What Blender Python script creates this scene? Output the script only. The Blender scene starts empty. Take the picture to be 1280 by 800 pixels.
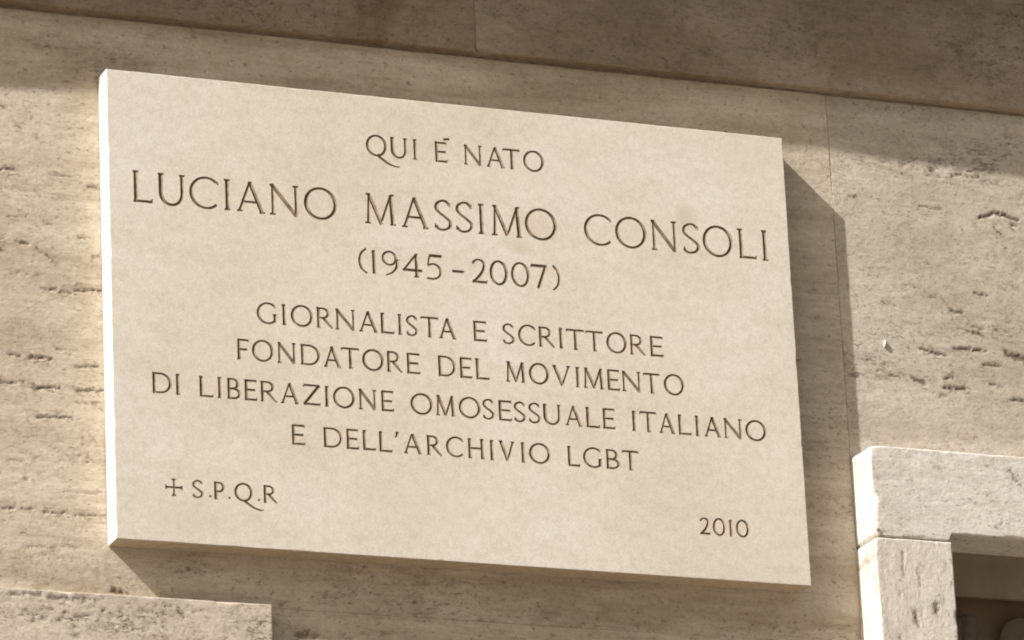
import bpy, bmesh, math, random
import numpy as np
from mathutils import Vector, Matrix

# ---------------------------------------------------------------- camera, world, sun, exposure
scene = bpy.context.scene
scene.render.engine = 'CYCLES'
ZT = 4.0            # height of the plaque's top edge above the street
T = 0.034           # plaque thickness
cam_d = bpy.data.cameras.new('camera')
cam = bpy.data.objects.new('camera', cam_d)
scene.collection.objects.link(cam)
cam_d.sensor_width = 36.0
cam_d.lens = 6530.0 / 1280.0 * 36.0
cam_d.clip_start = 0.05
cam_d.clip_end = 5000.0
_R = ((0.92784840, -0.08066868, -0.36412898), (-0.37023115, -0.31705873, -0.87315672), (-0.04501387, 0.94496895, -0.32404849))
_m = Matrix(_R).to_4x4()
_m.translation = Vector((-1.88335605, -5.82862718, 1.56222373))
cam.matrix_world = _m
scene.camera = cam

SUN_TO = Vector((-0.098, -0.034, 0.0905)).normalized()      # towards the sun
sun_d = bpy.data.lights.new('sun', 'SUN')
sun_d.energy = 4.8
sun_d.angle = math.radians(0.53)
sun_d.color = (1.0, 0.965, 0.905)
sun = bpy.data.objects.new('sun', sun_d)
scene.collection.objects.link(sun)
sun.location = (-6, -2, 12)
sun.rotation_euler = SUN_TO.to_track_quat('Z', 'Y').to_euler()

world = bpy.data.worlds.new('World')
scene.world = world
world.use_nodes = True
wn = world.node_tree
wn.nodes.clear()
wo = wn.nodes.new('ShaderNodeOutputWorld')
bg = wn.nodes.new('ShaderNodeBackground')
sk = wn.nodes.new('ShaderNodeTexSky')
sk.sky_type = 'NISHITA'
sk.sun_disc = False
sk.sun_elevation = math.asin(SUN_TO.z)
sk.sun_rotation = math.atan2(SUN_TO.x, SUN_TO.y)
sk.air_density = 1.0
sk.dust_density = 8.0
sk.ozone_density = 0.6
bg.inputs['Strength'].default_value = 0.052
wn.links.new(sk.outputs[0], bg.inputs[0])
wn.links.new(bg.outputs[0], wo.inputs[0])

vs = scene.view_settings
vs.view_transform = 'Standard'
vs.look = 'None'
vs.gamma = 1.0
vs.use_curve_mapping = False
vs.exposure = 0.75
scene.cycles.pixel_filter_type = 'BLACKMAN_HARRIS'
scene.cycles.filter_width = 1.9
scene.cycles.max_bounces = 8
scene.cycles.diffuse_bounces = 5

rng = np.random.default_rng(7)
C = scene.collection

# ---------------------------------------------------------------- noise in numpy
def _hash(i, j, k, seed):
    h = (i.astype(np.int64) * 374761393 + j.astype(np.int64) * 668265263 + k.astype(np.int64) * 2147483647 + seed * 1274126177) & 0xFFFFFFFF
    h = ((h ^ (h >> 13)) * 1274126177) & 0xFFFFFFFF
    h = ((h ^ (h >> 16)) * 2246822519) & 0xFFFFFFFF
    return ((h ^ (h >> 15)) & 0xFFFFFF) / float(0xFFFFFF)

def vnoise(x, y, z, seed=0):
    xi, yi, zi = np.floor(x), np.floor(y), np.floor(z)
    fx, fy, fz = x - xi, y - yi, z - zi
    fx = fx * fx * (3 - 2 * fx); fy = fy * fy * (3 - 2 * fy); fz = fz * fz * (3 - 2 * fz)
    r = 0
    for a in (0, 1):
        wa = fx if a else 1 - fx
        for b in (0, 1):
            wb = fy if b else 1 - fy
            for c in (0, 1):
                wc = fz if c else 1 - fz
                r = r + wa * wb * wc * _hash(xi + a, yi + b, zi + c, seed)
    return r            # 0..1

def fbm(x, y, z, octs=4, seed=0, gain=0.5):
    s = 0; a = 1; t = 0
    for o in range(octs):
        s = s + a * vnoise(x + 17.3 * o, y + 9.1 * o, z + 5.7 * o, seed + o)
        t += a; a *= gain; x = x * 2.03; y = y * 2.03; z = z * 2.03
    return s / t

def sstep(a, b, v):
    t = np.clip((v - a) / (b - a), 0, 1)
    return t * t * (3 - 2 * t)

# ---------------------------------------------------------------- materials
def newmat(name):
    m = bpy.data.materials.new(name)
    m.use_nodes = True
    nt = m.node_tree
    nt.nodes.clear()
    out = nt.nodes.new('ShaderNodeOutputMaterial')
    bs = nt.nodes.new('ShaderNodeBsdfPrincipled')
    nt.links.new(bs.outputs[0], out.inputs[0])
    return m, nt, bs

def N(nt, kind, **kw):
    n = nt.nodes.new(kind)
    for k, v in kw.items():
        if k in n.inputs.keys():
            n.inputs[k].default_value = v
        else:
            setattr(n, k, v)
    return n

def mapping(nt, scale, offset=(0, 0, 0)):
    tc = N(nt, 'ShaderNodeTexCoord')
    mp = N(nt, 'ShaderNodeMapping')
    mp.inputs['Scale'].default_value = scale
    mp.inputs['Location'].default_value = offset
    nt.links.new(tc.outputs['Object'], mp.inputs['Vector'])
    return mp.outputs[0]

def noise(nt, vec, scale, detail=4, rough=0.55, dist=0.0):
    n = N(nt, 'ShaderNodeTexNoise')
    n.inputs['Scale'].default_value = scale
    n.inputs['Detail'].default_value = detail
    n.inputs['Roughness'].default_value = rough
    n.inputs['Distortion'].default_value = dist
    nt.links.new(vec, n.inputs['Vector'])
    return n.outputs['Fac']

def ramp(nt, fac, stops):
    r = N(nt, 'ShaderNodeValToRGB')
    e = r.color_ramp.elements
    while len(e) < len(stops):
        e.new(0.5)
    for el, (p, c) in zip(e, stops):
        el.position = p
        el.color = (*c, 1) if len(c) == 3 else c
    nt.links.new(fac, r.inputs[0])
    return r.outputs[0]

def mix(nt, fac, a, b, mode='MIX'):
    m = N(nt, 'ShaderNodeMix', data_type='RGBA', blend_type=mode)
    for sock, v in ((m.inputs[0], fac), (m.inputs[6], a), (m.inputs[7], b)):
        if isinstance(v, (int, float)):
            sock.default_value = v
        elif isinstance(v, tuple):
            sock.default_value = (*v, 1)
        else:
            nt.links.new(v, sock)
    return m.outputs[2]

def mathn(nt, op, a, b=None, c=None):
    m = N(nt, 'ShaderNodeMath', operation=op)
    for s, v in zip(m.inputs, (a, b, c)):
        if v is None:
            continue
        if isinstance(v, (int, float)):
            s.default_value = v
        else:
            nt.links.new(v, s)
    return m.outputs[0]

def bump(nt, bs, h, dist, strength=1.0, normal=None):
    b = N(nt, 'ShaderNodeBump')
    b.inputs['Distance'].default_value = dist
    b.inputs['Strength'].default_value = strength
    nt.links.new(h, b.inputs['Height'])
    if normal is not None:
        nt.links.new(normal, b.inputs['Normal'])
    nt.links.new(b.outputs[0], bs.inputs['Normal'])
    return b.outputs[0]

def travertine(name, base, vein, dirt, axis='h', offset=(0, 0, 0), dirty=0.5, micro=0.0008, veinamt=0.5, blotch=0.0, fineamt=0.42):
    """Travertine: bedding veins along x ('h') or z ('v'), dirt gathered in the modelled pits (attribute 'pit')."""
    m, nt, bs = newmat(name)
    sc = (1.6, 6.0, 13.0) if axis == 'h' else (13.0, 6.0, 1.6)
    v1 = mapping(nt, sc, offset)
    v2 = mapping(nt, (1, 1, 1), offset)
    sc3 = (6, 20, 60) if axis == 'h' else (60, 20, 6)
    v3 = mapping(nt, sc3, offset)
    n1 = noise(nt, v1, 2.2, 6, 0.62, 0.6)
    n2 = noise(nt, v2, 5.0, 5, 0.6)
    n3 = noise(nt, v3, 3.0, 5, 0.65, 0.4)
    n4 = noise(nt, v2, 240.0, 3, 0.6)
    n5 = noise(nt, v2, 45.0, 5, 0.7)
    lighter = tuple(min(0.9, c * 1.12) for c in base)
    c = mix(nt, ramp(nt, n1, [(0.40, (0, 0, 0)), (0.60, (1, 1, 1))]), vein, base)
    c = mix(nt, 1 - veinamt, c, base)
    c = mix(nt, mathn(nt, 'MULTIPLY', ramp(nt, n2, [(0.45, (0, 0, 0)), (0.68, (1, 1, 1))]), 0.6), c, lighter)
    fine = ramp(nt, n3, [(0.30, (0.80, 0.77, 0.73)), (0.5, (1, 1, 1)), (0.7, (1.05, 1.05, 1.05))])
    c = mix(nt, fineamt, c, fine, 'MULTIPLY')
    v7 = mapping(nt, (1, 1, 1.9) if axis == 'h' else (1.9, 1, 1), offset)
    n7 = noise(nt, v7, 95.0, 5, 0.72, 0.3)
    c = mix(nt, 0.85, c, ramp(nt, n7, [(0.30, (0.78, 0.755, 0.72)), (0.46, (1.0, 1.0, 1.0)), (0.70, (1.13, 1.13, 1.14))]), 'MULTIPLY')
    spk = ramp(nt, n5, [(0.30, (0.80, 0.76, 0.70)), (0.46, (1, 1, 1))])
    c = mix(nt, dirty, c, spk, 'MULTIPLY')
    grn = ramp(nt, n4, [(0.3, (0.90, 0.89, 0.87)), (0.7, (1.06, 1.06, 1.06))])
    c = mix(nt, 0.7, c, grn, 'MULTIPLY')
    if blotch:
        n6 = noise(nt, v2, 3.1, 7, 0.66, 0.5)
        bl = ramp(nt, n6, [(0.47, (1, 1, 1)), (0.56, tuple(1 - blotch * k for k in (0.75, 0.85, 1.0)))])
        c = mix(nt, 1.0, c, bl, 'MULTIPLY')
    at = N(nt, 'ShaderNodeAttribute', attribute_name='pit')
    bd = N(nt, 'ShaderNodeAttribute', attribute_name='bed')
    vs1 = mapping(nt, (1, 1, 2.1) if axis == 'h' else (2.1, 1, 1), offset)
    s1 = noise(nt, vs1, 150.0, 4, 0.75, 0.8)
    s2 = noise(nt, vs1, 42.0, 6, 0.78, 0.5)
    pore = mathn(nt, 'MULTIPLY', ramp(nt, s1, [(0.51, (0, 0, 0)), (0.61, (1, 1, 1))]), ramp(nt, s2, [(0.46, (0, 0, 0)), (0.56, (1, 1, 1))]))
    pore = mathn(nt, 'MULTIPLY', pore, bd.outputs['Fac'])
    soil = mathn(nt, 'MULTIPLY', ramp(nt, s2, [(0.40, (0, 0, 0)), (0.72, (1, 1, 1))]), bd.outputs['Fac'])
    c = mix(nt, mathn(nt, 'MULTIPLY', soil, 0.42), c, tuple(0.5 * a_ + 0.5 * b_ for a_, b_ in zip(vein, dirt)))
    c = mix(nt, mathn(nt, 'MULTIPLY', pore, 0.9), c, dirt)
    vd = mapping(nt, (1, 1, 1.6) if axis == 'h' else (1.6, 1, 1), tuple(k + 3.7 for k in offset))
    s3 = noise(nt, vd, 130.0, 2, 0.5, 0.4)
    dots = ramp(nt, s3, [(0.635, (0, 0, 0)), (0.70, (1, 1, 1))])
    c = mix(nt, mathn(nt, 'MULTIPLY', dots, 0.5), c, dirt)
    c = mix(nt, mathn(nt, 'MULTIPLY', at.outputs['Fac'], 0.86), c, dirt)
    nt.links.new(c, bs.inputs['Base Color'])
    bs.inputs['Roughness'].default_value = 0.82
    bs.inputs['Specular IOR Level'].default_value = 0.25
    hh = mathn(nt, 'ADD', mathn(nt, 'MULTIPLY', n4, 0.8), mathn(nt, 'MULTIPLY', n7, 0.9))
    hh = mathn(nt, 'SUBTRACT', hh, mathn(nt, 'MULTIPLY', pore, 1.2))
    bump(nt, bs, hh, micro, 0.7)
    return m

WARM = (0.43, 0.365, 0.285)
M_left = travertine('travertine_weathered', (0.555, 0.50, 0.41), (0.43, 0.37, 0.285), (0.15, 0.115, 0.08), offset=(3.1, 0, 1.2), dirty=0.7, veinamt=0.95, blotch=0.12, fineamt=0.58)
M_right = travertine('travertine_grey', (0.525, 0.48, 0.41), (0.43, 0.385, 0.32), (0.16, 0.125, 0.09), offset=(7.7, 2, 4.2), dirty=0.7, veinamt=0.7, blotch=0.12, fineamt=0.5)
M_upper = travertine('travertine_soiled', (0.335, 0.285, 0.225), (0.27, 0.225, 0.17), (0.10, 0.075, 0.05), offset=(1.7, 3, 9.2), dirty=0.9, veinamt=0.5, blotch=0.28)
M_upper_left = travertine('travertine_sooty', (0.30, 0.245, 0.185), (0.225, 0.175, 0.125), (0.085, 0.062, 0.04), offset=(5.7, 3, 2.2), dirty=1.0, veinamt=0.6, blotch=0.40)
M_low = travertine('travertine_pitted', (0.54, 0.485, 0.41), (0.44, 0.385, 0.31), (0.13, 0.10, 0.07), offset=(12.7, 3, 2.2), dirty=0.7, veinamt=0.6)
M_frame = travertine('travertine_pale', (0.65, 0.62, 0.575), (0.54, 0.50, 0.45), (0.17, 0.135, 0.10), offset=(5.7, 8, 3.2), dirty=0.7, veinamt=0.7)
M_jamb = travertine('travertine_pale_upright', (0.615, 0.575, 0.52), (0.52, 0.475, 0.415), (0.16, 0.125, 0.09), axis='v', offset=(2.7, 8, 6.2), dirty=0.7, veinamt=0.7)

def plain(name, col, rough=0.8, var=0.2, scale=20.0, bumpd=0.0005):
    m, nt, bs = newmat(name)
    v = mapping(nt, (1, 1, 1))
    n = noise(nt, v, scale, 6, 0.6)
    c = ramp(nt, n, [(0.3, tuple(k * (1 - var) for k in col)), (0.7, tuple(min(1, k * (1 + var)) for k in col))])
    nt.links.new(c, bs.inputs['Base Color'])
    bs.inputs['Roughness'].default_value = rough
    bump(nt, bs, n, bumpd)
    return m

M_mortar = plain('lime_mortar', (0.16, 0.13, 0.10), 0.95, 0.3, 60)
M_paving = plain('pale_paving', (0.21, 0.178, 0.14), 0.9, 0.2, 3, 0.002)
M_wood = plain('brown_painted_wood', (0.215, 0.175, 0.13), 0.6, 0.15, 30)
M_room = plain('brown_back_board', (0.30, 0.215, 0.15), 0.9, 0.2, 6)
M_cloth = plain('dusty_curtain_cloth', (0.225, 0.19, 0.15), 0.95, 0.1, 40)

def glass_mat():
    m, nt, bs = newmat('dusty_window_glass')
    bs.inputs['Base Color'].default_value = (0.9, 0.9, 0.88, 1)
    bs.inputs['Roughness'].default_value = 0.08
    bs.inputs['Transmission Weight'].default_value = 1.0
    bs.inputs['IOR'].default_value = 1.1
    return m
M_glass = glass_mat()

def plaque_mat():
    m, nt, bs = newmat('honed_pale_limestone')
    v = mapping(nt, (1, 1, 1), (2.2, 0, 0.4))
    v2 = mapping(nt, (1, 1, 2.2), (4.2, 0, 0.4))
    n1 = noise(nt, v, 4.2, 5, 0.6, 0.5)
    n2 = noise(nt, v2, 17.0, 5, 0.62, 0.3)
    n3 = noise(nt, v, 90.0, 4, 0.6)
    n4 = noise(nt, v, 420.0, 2, 0.5)
    base = (0.655, 0.577, 0.482)
    c = mix(nt, ramp(nt, n1, [(0.38, (0, 0, 0)), (0.62, (1, 1, 1))]), (0.625, 0.576, 0.496), (0.672, 0.636, 0.573))
    c = mix(nt, 0.75, c, ramp(nt, n2, [(0.33, (0.945, 0.93, 0.91)), (0.5, (1, 1, 1)), (0.68, (1.03, 1.035, 1.04))]), 'MULTIPLY')
    c = mix(nt, 0.8, c, ramp(nt, n3, [(0.3, (0.90, 0.885, 0.86)), (0.55, (1.02, 1.02, 1.02))]), 'MULTIPLY')
    c = mix(nt, 0.8, c, ramp(nt, n4, [(0.3, (0.88, 0.87, 0.86)), (0.7, (1.08, 1.08, 1.08))]), 'MULTIPLY')
    # stains of their own shape: (x, z, rx, rz, strength, colour)
    tc = N(nt, 'ShaderNodeTexCoord')
    sep = N(nt, 'ShaderNodeSeparateXYZ')
    nt.links.new(tc.outputs['Object'], sep.inputs[0])
    wob = mathn(nt, 'MULTIPLY', mathn(nt, 'SUBTRACT', noise(nt, v, 28.0, 5, 0.7), 0.5), 1.3)
    for (x, z, rx, rz, s, col) in PLAQUE_STAINS:
        dx = mathn(nt, 'DIVIDE', mathn(nt, 'SUBTRACT', sep.outputs[0], x), rx)
        dz = mathn(nt, 'DIVIDE', mathn(nt, 'SUBTRACT', sep.outputs[2], ZT + z), rz)
        r2 = mathn(nt, 'ADD', mathn(nt, 'MULTIPLY', dx, dx), mathn(nt, 'MULTIPLY', dz, dz))
        r = mathn(nt, 'ADD', mathn(nt, 'SQRT', r2), wob)
        f = N(nt, 'ShaderNodeMapRange', interpolation_type='SMOOTHSTEP')
        f.inputs['From Min'].default_value = 1.15
        f.inputs['From Max'].default_value = 0.35
        f.inputs['To Min'].default_value = 0.0
        f.inputs['To Max'].default_value = s
        nt.links.new(r, f.inputs['Value'])
        c = mix(nt, f.outputs[0], c, col)
    nt.links.new(c, bs.inputs['Base Color'])
    bs.inputs['Roughness'].default_value = 0.6
    bs.inputs['Specular IOR Level'].default_value = 0.3
    hh = mathn(nt, 'ADD', mathn(nt, 'MULTIPLY', n3, 1.0), mathn(nt, 'MULTIPLY', n4, 0.35))
    bump(nt, bs, hh, 0.00022, 0.8)
    return m

PLAQUE_STAINS = [
    (0.785, -0.121, 0.017, 0.020, 0.50, (0.52, 0.455, 0.36)),
    (0.775, -0.140, 0.012, 0.025, 0.25, (0.52, 0.455, 0.36)),
    (0.545, -0.186, 0.024, 0.014, 0.50, (0.54, 0.46, 0.355)),
    (0.560, -0.150, 0.030, 0.022, 0.18, (0.56, 0.46, 0.33)),
    (0.160, -0.052, 0.014, 0.020, 0.35, (0.70, 0.655, 0.60)),
    (0.880, -0.035, 0.060, 0.030, 0.25, (0.59, 0.51, 0.40)),
    (0.640, -0.030, 0.080, 0.022, 0.22, (0.60, 0.52, 0.41)),
    (0.205, -0.445, 0.010, 0.008, 0.25, (0.55, 0.47, 0.36)),
    (0.405, -0.482, 0.016, 0.010, 0.22, (0.56, 0.47, 0.35)),
    (0.895, -0.565, 0.030, 0.026, 0.20, (0.60, 0.52, 0.40)),
    (0.760, -0.530, 0.014, 0.012, 0.20, (0.59, 0.52, 0.42)),
    (0.090, -0.585, 0.060, 0.022, 0.20, (0.61, 0.53, 0.42)),
    (0.420, -0.540, 0.110, 0.040, 0.25, (0.69, 0.63, 0.56)),
    (0.580, -0.090, 0.090, 0.035, 0.20, (0.69, 0.635, 0.57)),
    (0.055, -0.205, 0.010, 0.006, 0.18, (0.57, 0.49, 0.39)),
]
M_plaque = plaque_mat()
M_letter = plain('browned_groove_patina', (0.20, 0.152, 0.098), 0.85, 0.5, 110)
M_underside = plain('darkened_underside_stone', (0.43, 0.36, 0.27), 0.9, 0.18, 130)
M_topface = plain('darkened_top_stone', (0.20, 0.165, 0.125), 0.95, 0.25, 60)
M_bead = plain('grey_brown_pointing', (0.24, 0.19, 0.14), 0.95, 0.3, 70)
LINES = [
    (-0.0810, 0.0268, [('Q', 0.3443, 0.3718), ('U', 0.3777, 0.3994), ('I', 0.4066, 0.4143), ('E', 0.4383, 0.4547), ('`', 0.4499, 0.4577), ('N', 0.4781, 0.5017), ('A', 0.5091, 0.5326), ('T', 0.5315, 0.5551), ('O', 0.5601, 0.5879)]),
    (-0.1740, 0.0406, [('L', 0.0319, 0.0570), ('U', 0.0651, 0.0989), ('C', 0.1055, 0.1445), ('I', 0.1510, 0.1595), ('A', 0.1683, 0.2045), ('N', 0.2125, 0.2493), ('O', 0.2573, 0.3010), ('M', 0.3400, 0.3798), ('A', 0.3892, 0.4240), ('S', 0.4333, 0.4565), ('S', 0.4628, 0.4861), ('I', 0.4916, 0.5025), ('M', 0.5121, 0.5521), ('O', 0.5578, 0.6014), ('C', 0.6394, 0.6791), ('O', 0.6830, 0.7262), ('N', 0.7341, 0.7691), ('S', 0.7781, 0.8019), ('O', 0.8070, 0.8489), ('L', 0.8574, 0.8822), ('I', 0.8903, 0.8994)]),
    (-0.2406, 0.0311, [('(', 0.3279, 0.3392), ('1', 0.3446, 0.3527), ('9', 0.3593, 0.3815), ('4', 0.3877, 0.4134), ('5', 0.4188, 0.4411), ('-', 0.4555, 0.4705), ('2', 0.4814, 0.5020), ('0', 0.5060, 0.5301), ('0', 0.5354, 0.5602), ('7', 0.5624, 0.5844), (')', 0.5927, 0.6024)]),
    (-0.3195, 0.0264, [('G', 0.1901, 0.2156), ('I', 0.2225, 0.2288), ('O', 0.2349, 0.2633), ('R', 0.2694, 0.2898), ('N', 0.2946, 0.3195), ('A', 0.3259, 0.3495), ('L', 0.3548, 0.3722), ('I', 0.3769, 0.3835), ('S', 0.3893, 0.4040), ('T', 0.4087, 0.4321), ('A', 0.4335, 0.4552), ('E', 0.4799, 0.4973), ('S', 0.5200, 0.5355), ('C', 0.5410, 0.5651), ('R', 0.5693, 0.5899), ('I', 0.5962, 0.6031), ('T', 0.6069, 0.6318), ('T', 0.6340, 0.6576), ('O', 0.6631, 0.6904), ('R', 0.6956, 0.7160), ('E', 0.7235, 0.7412)]),
    (-0.3700, 0.0264, [('F', 0.1629, 0.1777), ('O', 0.1827, 0.2100), ('N', 0.2160, 0.2391), ('D', 0.2465, 0.2708), ('A', 0.2769, 0.2986), ('T', 0.3002, 0.3240), ('O', 0.3283, 0.3561), ('R', 0.3614, 0.3809), ('E', 0.3877, 0.4051), ('D', 0.4299, 0.4529), ('E', 0.4591, 0.4754), ('L', 0.4808, 0.4985), ('M', 0.5222, 0.5470), ('O', 0.5536, 0.5799), ('V', 0.5860, 0.6098), ('I', 0.6162, 0.6236), ('M', 0.6286, 0.6549), ('E', 0.6612, 0.6778), ('N', 0.6817, 0.7067), ('T', 0.7111, 0.7340), ('O', 0.7396, 0.7670)]),
    (-0.4225, 0.0260, [('D', 0.0512, 0.0749), ('I', 0.0806, 0.0870), ('L', 0.1120, 0.1294), ('I', 0.1352, 0.1411), ('B', 0.1482, 0.1651), ('E', 0.1706, 0.1869), ('R', 0.1921, 0.2126), ('A', 0.2184, 0.2412), ('Z', 0.2473, 0.2703), ('I', 0.2759, 0.2817), ('O', 0.2877, 0.3156), ('N', 0.3215, 0.3441), ('E', 0.3515, 0.3676), ('O', 0.3909, 0.4196), ('M', 0.4249, 0.4492), ('O', 0.4560, 0.4843), ('S', 0.4879, 0.5028), ('E', 0.5096, 0.5267), ('S', 0.5305, 0.5457), ('S', 0.5501, 0.5659), ('U', 0.5703, 0.5936), ('A', 0.6004, 0.6222), ('L', 0.6290, 0.6470), ('E', 0.6519, 0.6685), ('I', 0.6914, 0.6980), ('T', 0.7030, 0.7261), ('A', 0.7303, 0.7509), ('L', 0.7568, 0.7741), ('I', 0.7791, 0.7861), ('A', 0.7931, 0.8152), ('N', 0.8208, 0.8450), ('O', 0.8507, 0.8789)]),
    (-0.4757, 0.0252, [('E', 0.2310, 0.2481), ('D', 0.2731, 0.2969), ('E', 0.3030, 0.3189), ('L', 0.3248, 0.3414), ('L', 0.3465, 0.3633), ("'", 0.3681, 0.3718), ('A', 0.3798, 0.4020), ('R', 0.4101, 0.4289), ('C', 0.4361, 0.4597), ('H', 0.4657, 0.4862), ('I', 0.4941, 0.5008), ('V', 0.5078, 0.5279), ('I', 0.5360, 0.5431), ('O', 0.5485, 0.5763), ('L', 0.6009, 0.6168), ('G', 0.6221, 0.6470), ('B', 0.6536, 0.6716), ('T', 0.6757, 0.6981)]),
    (-0.5538, 0.0218, [('+', 0.0645, 0.0865), ('S', 0.0994, 0.1128), ('.', 0.1207, 0.1233), ('P', 0.1276, 0.1402), ('.', 0.1456, 0.1486), ('Q', 0.1540, 0.1765), ('.', 0.1829, 0.1881), ('R', 0.1916, 0.2088)]),
    (-0.5539, 0.0215, [('2', 0.7784, 0.7923), ('0', 0.7970, 0.8136), ('1', 0.8184, 0.8245), ('0', 0.8292, 0.8463)]),
]
PITS_LEFT = [(-0.1297,-0.1341,-0.1112,-0.1323,0.0022,1.0), (-0.1185,-0.1415,-0.1020,-0.1399,0.0015,0.6), (-0.0647,-0.1342,-0.0357,-0.1367,0.0015,0.6), (-0.0160,-0.1454,-0.0046,-0.1475,0.0025,0.9), (-0.1203,-0.1956,-0.0967,-0.1944,0.0015,0.6), (-0.0700,-0.2014,-0.0627,-0.2008,0.0020,0.5), (-0.0298,-0.2146,-0.0195,-0.2137,0.0020,0.8), (-0.1361,-0.2275,-0.1269,-0.2267,0.0020,0.9), (-0.1343,-0.2421,-0.1292,-0.2416,0.0030,0.9), (-0.1034,-0.2298,-0.0941,-0.2300,0.0020,1.0), (-0.0859,-0.2335,-0.0615,-0.2491,0.0016,0.9), (-0.0116,-0.2383,-0.0054,-0.2388,0.0030,0.6), (-0.1173,-0.2698,-0.0947,-0.2689,0.0015,0.5), (-0.0845,-0.2690,-0.0793,-0.2686,0.0020,0.6), (-0.0796,-0.2853,-0.0724,-0.2858,0.0020,0.8), (-0.0673,-0.2864,-0.0590,-0.2856,0.0020,0.9), (-0.0560,-0.2896,-0.0416,-0.2893,0.0020,0.8), (-0.0353,-0.2846,-0.0022,-0.2838,0.0024,1.0), (-0.1209,-0.3763,-0.1076,-0.3762,0.0020,0.9), (-0.0954,-0.3773,-0.0647,-0.3768,0.0026,1.0), (-0.0594,-0.3639,-0.0491,-0.3641,0.0016,0.7), (-0.0362,-0.3859,-0.0083,-0.3815,0.0018,0.8), (-0.1336,-0.4124,-0.1031,-0.4110,0.0020,0.9), (-0.0930,-0.4164,-0.0572,-0.4145,0.0026,1.0), (-0.0367,-0.4170,-0.0028,-0.4133,0.0020,0.9), (-0.0237,-0.4305,-0.0062,-0.4291,0.0016,0.6), (-0.0864,-0.4540,-0.0425,-0.4516,0.0020,0.9), (-0.1249,-0.5132,-0.1046,-0.5117,0.0016,0.6), (-0.1049,-0.5332,-0.0979,-0.5337,0.0020,0.7), (-0.0545,-0.5479,-0.0085,-0.5456,0.0014,0.5), (-0.1398,-0.5733,-0.1176,-0.5717,0.0020,0.9), (-0.1075,-0.5720,-0.0954,-0.5712,0.0016,0.8), (-0.0803,-0.5752,-0.0499,-0.5740,0.0020,0.8), (-0.0397,-0.5754,-0.0040,-0.5739,0.0018,0.8), (-0.1012,-0.6202,-0.0659,-0.6188,0.0016,0.5), (-0.0557,-0.6171,-0.0435,-0.6173,0.0014,0.5), (0.0073,-0.6686,0.0154,-0.6691,0.0050,1.3), (0.0246,-0.6675,0.0265,-0.6714,0.0020,0.7), (-0.0825,-0.0859,-0.0754,-0.0937,0.0020,0.4), (-0.0376,-0.0707,-0.0333,-0.0681,0.0020,0.5), (-0.1083,-0.0756,-0.1021,-0.0772,0.0020,0.6), (-0.1265,-0.0497,-0.1203,-0.0512,0.0020,0.6)]
PITS_LEFTS = [(0.2225,-0.6722,0.2246,-0.6721,0.0030,0.7), (0.2301,-0.6932,0.2364,-0.6938,0.0040,0.7), (0.2102,-0.6658,0.1686,-0.6654,0.0020,0.3), (0.3773,-0.6933,0.4361,-0.6876,0.0025,0.7), (0.4256,-0.6831,0.4310,-0.6828,0.0030,0.5)]
PITS_LOW = [(0.2432,-0.7089,0.2558,-0.7081,0.0060,1.1), (0.2224,-0.7071,0.2245,-0.7080,0.0030,0.5), (0.2641,-0.7086,0.2683,-0.7084,0.0040,0.8), (0.3041,-0.7042,0.3073,-0.7050,0.0030,0.5), (0.3570,-0.7009,0.3612,-0.7017,0.0040,0.5)]
PITS_BLOCK = [(-0.1268,-0.6855,-0.0917,-0.6842,0.0026,1.0), (-0.0797,-0.6865,-0.0293,-0.6863,0.0030,1.0), (-0.0212,-0.6848,-0.0090,-0.6840,0.0016,0.6), (0.0344,-0.6974,0.0496,-0.6984,0.0030,0.8), (0.0550,-0.6890,0.0754,-0.6897,0.0020,0.7), (0.0834,-0.6943,0.0904,-0.7019,0.0030,1.0), (0.1040,-0.6930,0.1163,-0.6912,0.0020,0.7), (0.0954,-0.7077,0.1024,-0.7123,0.0015,0.4), (-0.0522,-0.7218,-0.0471,-0.7225,0.0030,0.7), (-0.0483,-0.7326,-0.0443,-0.7333,0.0030,0.8), (-0.0280,-0.7253,-0.0199,-0.7238,0.0020,0.6), (-0.0098,-0.7222,-0.0017,-0.7207,0.0020,0.6), (0.0237,-0.7202,0.0450,-0.7219,0.0024,0.8), (0.1626,-0.6934,0.1696,-0.7011,0.0012,0.5), (-0.0874,-0.7250,-0.0823,-0.7247,0.0020,0.4), (-0.0620,-0.7074,-0.0579,-0.7082,0.0020,0.4), (-0.1301,-0.7097,-0.1221,-0.7102,0.0015,0.4)]
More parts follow.
